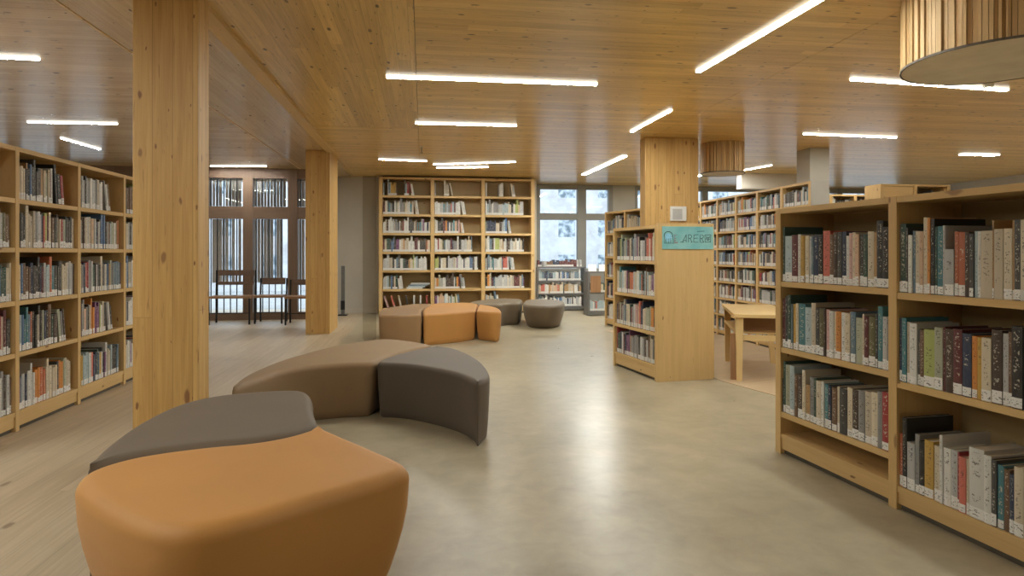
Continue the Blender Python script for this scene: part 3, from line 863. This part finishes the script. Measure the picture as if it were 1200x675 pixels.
pouf('round dark pouf nearest the grey windows', zoomed(sE, *Z5, H4), [], H4, M['olive'], base=.10, rad=.05, shrink=.45)

# ------------------------------------------------------------------ ceiling lamps
def strip(label, pa, pb, w=None, h=None, name='ceiling_strip_light'):
    a = ray_at(*pa, CEIL) if not isinstance(pa, Vector) else pa
    b = ray_at(*pb, CEIL) if not isinstance(pb, Vector) else pb
    d = b - a; L = d.length
    far = max(0, min(1, (a.length - 5) / 6)); w = w or .046 - .010 * far; h = h or .024 - .008 * far
    r = empty(name, a, math.atan2(d.y, d.x)); tag(r, label, 'ceiling light', 'linear ceiling lights')
    q = MB(); q.box(-.004, -w / 2, -h, L + .004, w / 2, -.0005, 'x'); q.build('housing', M['lampside'], r)
    q = MB(); q.box(0, -w / 2 + .003, -h - .0004, L, w / 2 - .003, -h - .0001, 'x'); q.build('diffuser', M['lamp'], r)
    return r
strip('long bright strip light above the middle of the hall', (453, 88), (699, 97))
strip('second strip light back, between the long one and the back bookcase', (487, 143), (605, 146))
strip('short strip light at the top of the back bookcase, its left part', (444, 186), (500, 188))
strip('strip light just before the back bookcase, its middle part', (508, 192), (604, 189))
strip('shorter lower strip light just under the middle one before the back bookcase', (512, 196), (572, 195))
strip('long diagonal strip light crossing the top edge of the photo', (818, 82), (1010, -33))
strip('short diagonal strip light just before the broad column', (740, 153), (786, 128))
strip('farthest diagonal strip light pointing at the grey windows', (684, 204), (732, 182), w=.09)
strip('strip light running behind the large slatted drum', (998, 91), (1180, 104))
strip('strip light hanging over the tall bookcase between drum and column', (942, 156), (1050, 160))
strip('strip light at the left edge over the tall bookcase', (-120, 60), (45, 67))
strip('faint strip light above the tall bookcase, beside the pillar', (33, 142), (137, 144))
strip('slanted strip light just above the tall bookcase top', (72, 161), (117, 174))
strip('strip light over the brown windows', (247, 194), (312, 194))
strip('short strip light beside the broad column', (812, 207), (835, 201), w=.1)
strip('thin strip light beneath the small slatted drum', (842, 204), (904, 193))
strip('distant strip light above the near low bookcase', (1127, 180), (1168, 181), w=.12)
for k, (x, y, dx, dy) in enumerate([(-7, 1.5, 1.8, 0), (-6.5, -3, 1.8, 0), (3.5, -.5, 1.5, 1.0), (6.5, 1.2, 1.8, 0), (7.0, 3.6, 1.8, 0), (9, 6.2, 1.8, 0), (10.1, 9.3, 1.8, 0), (-8.6, 7.5, 1.8, 0), (-4.9, .3, .9, 1.2), (-3.9, 1.9, .3, 1.7), (-2.1, .5, 0, 1.8), (-5.6, 4.2, 0, 1.8), (2.2, .2, .9, .9)]):  # unseen lamps added to brighten the hall and its left side
    strip('added strip light out of view, put in to brighten the hall', Vector((x, y, CEIL)), Vector((x + dx, y + dy, CEIL)))

def drum(label, cx, cy, R, z0, n):
    r = empty('slatted_drum', (cx, cy, z0)); tag(r, label, 'ceiling drum', 'slatted ceiling drums')
    Hh = CEIL - z0 - .001
    rnd = random.Random(5); q = MB(); k = 0; a = 0.0
    angs = []
    while a < 2 * math.pi - .01:
        w = rnd.uniform(.5, 1.5) * 2 * math.pi / n
        angs.append((a, min(a + w, 2 * math.pi))); a += w
    for a0, a1_ in angs:
        ro = R - rnd.choice([0, .004, .012, .02]); g_ = .06 * (a1_ - a0)
        for (s0, s1) in ((a0 + g_, a1_ - g_),):
            P = [Vector((math.cos(t) * rr, math.sin(t) * rr, 0)) for t in (s0, s1) for rr in (ro, R - .05)]
            v0, v1, v2, v3 = P[0], P[2], P[3], P[1]
            up = Vector((0, 0, Hh)); b0 = Vector((0, 0, .008)); u0 = k * .031
            for e0, e1 in ((v0, v1), (v1, v2), (v3, v0)):
                L = (e1 - e0).length
                q.quad([e0 + b0, e1 + b0, e1 + up, e0 + up], [(0, u0), (0, u0 + L), (Hh, u0 + L), (Hh, u0)])
            q.quad([v0 + b0, v3 + b0, v2 + b0, v1 + b0])
        k += 1
    q.build('slat_cladding', M['slatwood'], r)
    q = MB(); N = 64; Ri = R - .006
    ring = [Vector((math.cos(2 * math.pi * i / N) * Ri, math.sin(2 * math.pi * i / N) * Ri, 0)) for i in range(N)]
    q.quad(list(reversed(ring)), [(p.x, p.y) for p in reversed(ring)]); q.quad([p + Vector((0, 0, .007)) for p in ring])
    for i in range(N):
        q.quad([ring[i], ring[(i + 1) % N], ring[(i + 1) % N] + Vector((0, 0, .007)), ring[i] + Vector((0, 0, .007))])
    q.build('underside', M['drumbase'], r)
    q = MB()
    for i in range(N):
        a, b = ring[i], ring[(i + 1) % N]; sc_ = (R + .003) / Ri; up = Vector((0, 0, .01)); dn = Vector((0, 0, -.003))
        q.quad([a * sc_ + dn, b * sc_ + dn, b * sc_ + up, a * sc_ + up]); q.quad([b + dn, b * sc_ + dn, a * sc_ + dn, a + dn]); q.quad([b + dn, a + dn, a + up * .2, b + up * .2])
    q.build('edge_ring', M['plinth'], r)
drum('large slatted wooden drum hanging from the ceiling over the low bookcase', 3.45, 3.43, .52, EYE + 1.15, 150)
pd = ray_at(856, 165, CEIL)
drum('small slatted wooden drum hanging beyond the broad column', pd.x, pd.y + .25, .31, CEIL - .44, 80)

# small ceiling fittings
p = ray_at(1158, 99, CEIL)
o = empty('smoke_detector', (p.x, p.y, CEIL)); tag(o, 'small lit round fitting on the ceiling behind the large drum', 'detector')
MB().tube([(0, 0, -.0005), (0, 0, -.02), (0, 0, -.03)], [.045, .045, .03], 20).build('housing', M['whiteplastic'], o)
MB().tube([(0, 0, -.0305), (0, 0, -.042)], [.022, .018], 16).build('lamp_lens', M['smalllamp'], o)
p = ray_at(494, 172, CEIL)
o = empty('sprinkler', (p.x, p.y, CEIL)); tag(o, 'thin sprinkler head hanging before the back bookcase', 'sprinkler')
MB().tube([(0, 0, -.0005), (0, 0, -.006)], .03, 16).build('rosette', M['whiteplastic'], o)
MB().tube([(0, 0, -.0065), (0, 0, -.09)], .006, 8).build('stem', M['greymetal'], o)
MB().tube([(0, 0, -.0905), (0, 0, -.096)], .02, 12).build('deflector', M['greymetal'], o)

# ------------------------------------------------------------------ sign on the end board
def sign_local(x, y):  # photo crop units to metres on the board, 635 x 243 units = .54 x .215 m
    return x / 635 * .565, (243 - y) / 243 * .222
root = empty('sign', f3 @ Vector((L3 + .0455, 0, 1.292)), a3 + math.pi / 2); 
tag(root, 'turquoise sign with a blue animal drawing and black letters on the bookcase end', 'sign')
OX = .045
g = G('turquoise_sign_print')
n = g.noise(g.coord('Object'), 6, 4)
g.set(base=g.mix(g.ramp(n, .35, .65), (.16, .43, .46), (.27, .54, .53)), rough=.4); M['sign'] = g.m
# local x of the sign runs along the end board, local -y faces the viewer
MB().box(OX, -.008, 0, OX + .565, 0, .222, 'x').build('sign_board', M['sign'], root, bevel=.001)
def stroke(q, pts, w=.0056, y=-.0095):
    pts = [Vector((OX + sign_local(*p)[0], 0, sign_local(*p)[1])) for p in pts]
    for a, b in zip(pts, pts[1:]):
        d = (b - a); L = d.length
        if L < 1e-6: continue
        t = d / L; nn = Vector((-t.z, 0, t.x)) * w / 2; a2, b2 = a - t * w * .3, b + t * w * .3
        f_ = Vector((0, y, 0)); bk = Vector((0, -.0082, 0))
        q.quad([a2 - nn + f_, b2 - nn + f_, b2 + nn + f_, a2 + nn + f_])
        for c0, c1 in ((a2 - nn, b2 - nn), (b2 - nn, b2 + nn), (b2 + nn, a2 + nn), (a2 + nn, a2 - nn)):
            q.quad([c0 + bk, c1 + bk, c1 + f_, c0 + f_])
def arc(cx, cy, rx, ry, a0, a1_, n=12):
    return [(cx + rx * math.cos(math.radians(a0 + (a1_ - a0) * i / n)), cy + ry * math.sin(math.radians(a0 + (a1_ - a0) * i / n))) for i in range(n + 1)]
ink = plain('sign_ink', (.025, .06, .08), .5)
M['ink'] = ink
q = MB()
for pts in ([(218, 168), (262, 168)], [(245, 168), (292, 88), (292, 168)], [(262, 150), (292, 150)],
            [(320, 168), (320, 88)], arc(338, 107, 22, 19, -90, 90), [(320, 88), (338, 88)], [(320, 126), (338, 126), (366, 168), (352, 168)],
            [(444, 86), (388, 90), (386, 168), (442, 168)], [(386, 127), (434, 124)],
            [(466, 168), (466, 90)], arc(484, 107, 24, 19, -100, 90), [(466, 126), (484, 126), (512, 168), (476, 170)],
            [(526, 90), (602, 86), (598, 165), (530, 168), (526, 90)], [(542, 104), (566, 138), (590, 104)], arc(564, 130, 20, 16, 0, 300),
            [(430, 52), (520, 48)]):
    stroke(q, pts)
q.build('lettering', M['ink'], root)
q = MB()
stroke(q, arc(72, 100, 52, 44, 170, 370, 18), .007)
stroke(q, [(20, 100), (30, 150), (24, 178)], .005); stroke(q, [(124, 104), (134, 150), (132, 178)], .005)
stroke(q, [(48, 130), (46, 176)], .004); stroke(q, [(78, 130), (76, 176)], .004); stroke(q, [(98, 130), (100, 176)], .004)
stroke(q, [(22, 180), (140, 180)], .004)
q.build('animal_outline', M['ink'], root)
M['signblue'] = plain('sign_pale_blue', (.25, .55, .72), .5, vary=.2, scale=80)
q = MB(); e = [(OX + sign_local(x, y)[0], sign_local(x, y)[1]) for x, y in arc(74, 118, 42, 44, 0, 360, 24)[:-1]]
e.reverse()
q.quad([(x, -.0088, z) for x, z in e]); q.build('animal_body', M['signblue'], root)
q = MB()
for pts in ([(150, 88), (150, 180)], [(150, 95), (172, 88)], [(150, 130), (175, 126)], [(140, 180), (190, 176)], arc(168, 160, 16, 14, 0, 270)): stroke(q, pts, .0035)
M['signred'] = plain('sign_dark_red', (.28, .07, .09), .5); q.build('red_mark', M['signred'], root)

# notice on the broad column
x0, x1 = xat(785, 8.5), xat(803.5, 8.5)
root = empty('wall_panel', ((x0 + x1) / 2, 8.5, 1.70)); tag(root, 'white control panel with grey square on the broad column', 'control panel')
w = x1 - x0
MB().box(-w / 2, -.03, 0, w / 2, -.001, .20, 'z').build('backplate', M['whiteplastic'], root, bevel=.003)
MB().box(-w * .38, -.038, .02, w * .22, -.031, .165, 'z').build('screen', M['greyplastic'], root, bevel=.002)

# ------------------------------------------------------------------ birch table
P0 = Vector((3.06, 5.87, 0)); P1 = Vector((3.50, 5.70, 0))
dv = (P1 - P0); at = math.atan2(dv.y, dv.x); WT = .50; DT = 1.28
root = empty('reading_table', (3.02, 5.90, 0), at); tag(root, 'birch reading table with lower shelf beside the sign bookcase', 'table')
MB().box(-.02, -.02, .625, WT + .03, DT + .02, .66, 'y').build('tabletop', M['tablewood'], root, bevel=.004)
for (x, y, sp) in ((.0, .01, 0), (WT - .05, .01, .06), (.0, DT - .09, 0), (WT - .05, DT - .09, .04)):
    q = MB(); a, b = .072, .05
    pts0 = [(x, y), (x + a, y), (x + a, y + a), (x, y + a)]
    cx_, cy_ = x + a / 2 + sp, y + a / 2 - sp * .5
    pts1 = [(cx_ + (px_ - x - a / 2) * b / a, cy_ + (py_ - y - a / 2) * b / a) for px_, py_ in pts0]
    for i in range(4):
        j = (i + 1) % 4
        q.quad([(*pts1[i], 0), (*pts1[j], 0), (*pts0[j], .624), (*pts0[i], .624)], [(0, .02 * i), (0, .02 * i + .03), (.62, .02 * i + .05), (.62, .02 * i)])
    q.quad([(*p_, 0) for p_ in reversed(pts1)]); q.quad([(*p_, .624) for p_ in pts0])
    q.build('leg', M['tablewood'], root)
MB().box(.073, .03, .40, WT - .051, .055, .455, 'x').build('rail', M['tablewood'], root)
MB().box(.0, .084, .46, WT + .02, DT - .1, .478, 'y').build('lower_shelf', M['tablewood'], root)
MB().box(.05, .25, .4785, WT - .02, .27, .624, 'x').build('divider', M['seatwood'], root)
MB().box(-.04, .086, 0, .03, .11, .459, 'z').build('side_board', M['seatwood'], root)
MB().box(WT - .01, .084, .40, WT + .01, DT - .1, .4595, 'y').build('side_rail', M['tablewood'], root)
# ------------------------------------------------------------------ brown chairs before the brown windows
def chair(label, px0, px1, y, seat=.47, back=.95):
    x0, x1 = xat(px0, y), xat(px1, y); w = x1 - x0
    r = empty('wooden_chair', (x0, y, 0)); tag(r, label, 'chair', 'wooden chairs at the brown windows')
    for x in (0, w - .035):
        MB().tube([(x + .018, .02, 0), (x + .018, .02, seat - .041)], .016, 8).build('leg', M['blackmetal'], r)
        MB().tube([(x + .018, .43, 0), (x + .018, .43, seat), (x + .018, .46, back - .005)], .016, 8).build('leg', M['blackmetal'], r)
    MB().box(0, 0, seat - .04, w, .40, seat, 'x').build('seat', M['seatwood'], r, bevel=.005)
    MB().box(.04, .44, back - .1, w - .04, .465, back, 'x').build('top_rail', M['darkwood'], r, bevel=.005)
    MB().box(.04, .425, .68, w - .04, .445, .74, 'x').build('back_rail', M['darkwood'], r, bevel=.003)
    for k in range(5):
        xx = .06 + (w - .12) * k / 4
        MB().box(xx - .008, .435, .745, xx + .008, .452, back - .101, 'z').build('spindle', M['darkwood'], r)
    MB().tube([(.02, .03, .2), (w - .02, .03, .2)], .008, 6).build('stretcher', M['blackmetal'], r)
    return r
chair('wide dark-backed chair beside the near pillar, before the brown windows', 243, 293, 11.8, seat=.50)
chair('dark-backed chair in the middle of the brown windows', 297, 331, 11.9, seat=.50, back=.80)
chair('chair partly hidden behind the farther pillar', 333, 369, 11.6, seat=.50, back=.78)
# pale vertical blinds inside the double windows
bb = px_bays[-5:]
for n_, (a, b, m0, m1) in enumerate(bb):
    r = empty('vertical_blind', (a, yL + .105, 0)); k_ = len(bb) - 1 - n_
    tag(r, 'pale vertical blind in ' + ['the first', 'the second', 'the third', 'the fourth', 'the fifth'][k_] + ' brown window bay counted from the farther pillar', 'blind', 'pale vertical blinds')
    MB().box(.005, -.02, 2.625, b - a - .005, .02, 2.655, 'x').build('headrail', M['blind'], r)
    rnd = random.Random(n_ + 3)
    for nm, z0, z1 in (('upper_slats', 2.14, 2.624), ('lower_slats', .70, 1.895)):
        q = MB(); k = .03
        while k < b - a - .03:
            if rnd.random() < .9:
                an = rnd.uniform(.25, 1.1)
                q.box(-.028, -.0012, z0, .028, .0012, z1, 'z', Matrix.Translation((k, 0, 0)) @ Matrix.Rotation(an, 4, 'Z'))
            k += .058
        q.build(nm, M['blind'], r)

# slim dark post and glass screen by the plain wall
p = ray_at(402, 366, 0)
root = empty('display_post', (xat(402, 13.3), 13.3, 0)); tag(root, 'slim dark post standing against the plain wall beside the far pillar', 'post')
MB().box(-.035, -.03, .02, .035, .03, 1.0, 'z').build('post', M['greymetal'], root, bevel=.004)
MB().box(-.09, -.09, 0, .09, .09, .02, 'x').build('foot', M['blackmetal'], root, bevel=.004)
MB().box(-.04, -.045, .12, .04, -.031, .3, 'z').build('bracket', M['blackmetal'], root)
xg0, xg1 = xat(425, 9.1), xat(441, 9.1)
q = MB(); N = 10; pts = []
for i in range(N + 1):
    a = math.pi + math.pi * i / N
    pts.append((xg0 + (xg1 - xg0) * (.5 + .5 * math.cos(a)), .09 + .085 * math.sin(a)))
pts = [(x, z) for x, z in pts] + [(xg1, 2.33), (xg0, 2.33)]
q.quad([(x, 9.1, z) for x, z in pts]); q.quad([(x, 9.108, z) for x, z in reversed(pts)])
for i in range(len(pts)):
    a, b = pts[i], pts[(i + 1) % len(pts)]
    q.quad([(a[0], 9.1, a[1]), (a[0], 9.108, a[1]), (b[0], 9.108, b[1]), (b[0], 9.1, b[1])])
o = q.build('glass_panel', M['smoked']); tag(o, 'narrow smoked glass panel with rounded foot between far pillar and back bookcase', 'glass panel')

# ------------------------------------------------------------------ world, camera
w = bpy.data.worlds.new('overcast_sky'); SC.world = w; w.use_nodes = True
bg = w.node_tree.nodes['Background']; bg.inputs[0].default_value = (.80, .91, 1.0, 1); bg.inputs[1].default_value = 2.1
cam = bpy.data.cameras.new('camera'); co = bpy.data.objects.new('camera', cam); COL.objects.link(co)
co.location = (0, 0, EYE); co.rotation_euler = (math.pi / 2, 0, YAW)
cam.sensor_width = 36; cam.lens = F / 1200 * 36; cam.shift_y = -40.5 / 1200; cam.clip_start = .02
SC.camera = co
SC.view_settings.view_transform = 'Standard'; SC.view_settings.look = 'None'
SC.view_settings.exposure = 0.82; SC.view_settings.gamma = 1.0; SC.view_settings.use_curve_mapping = False
SC.cycles.use_denoising = True; SC.cycles.max_bounces = 8; SC.cycles.diffuse_bounces = 5; SC.cycles.glossy_bounces = 4
SC.cycles.transparent_max_bounces = 12; SC.cycles.sample_clamp_indirect = 8
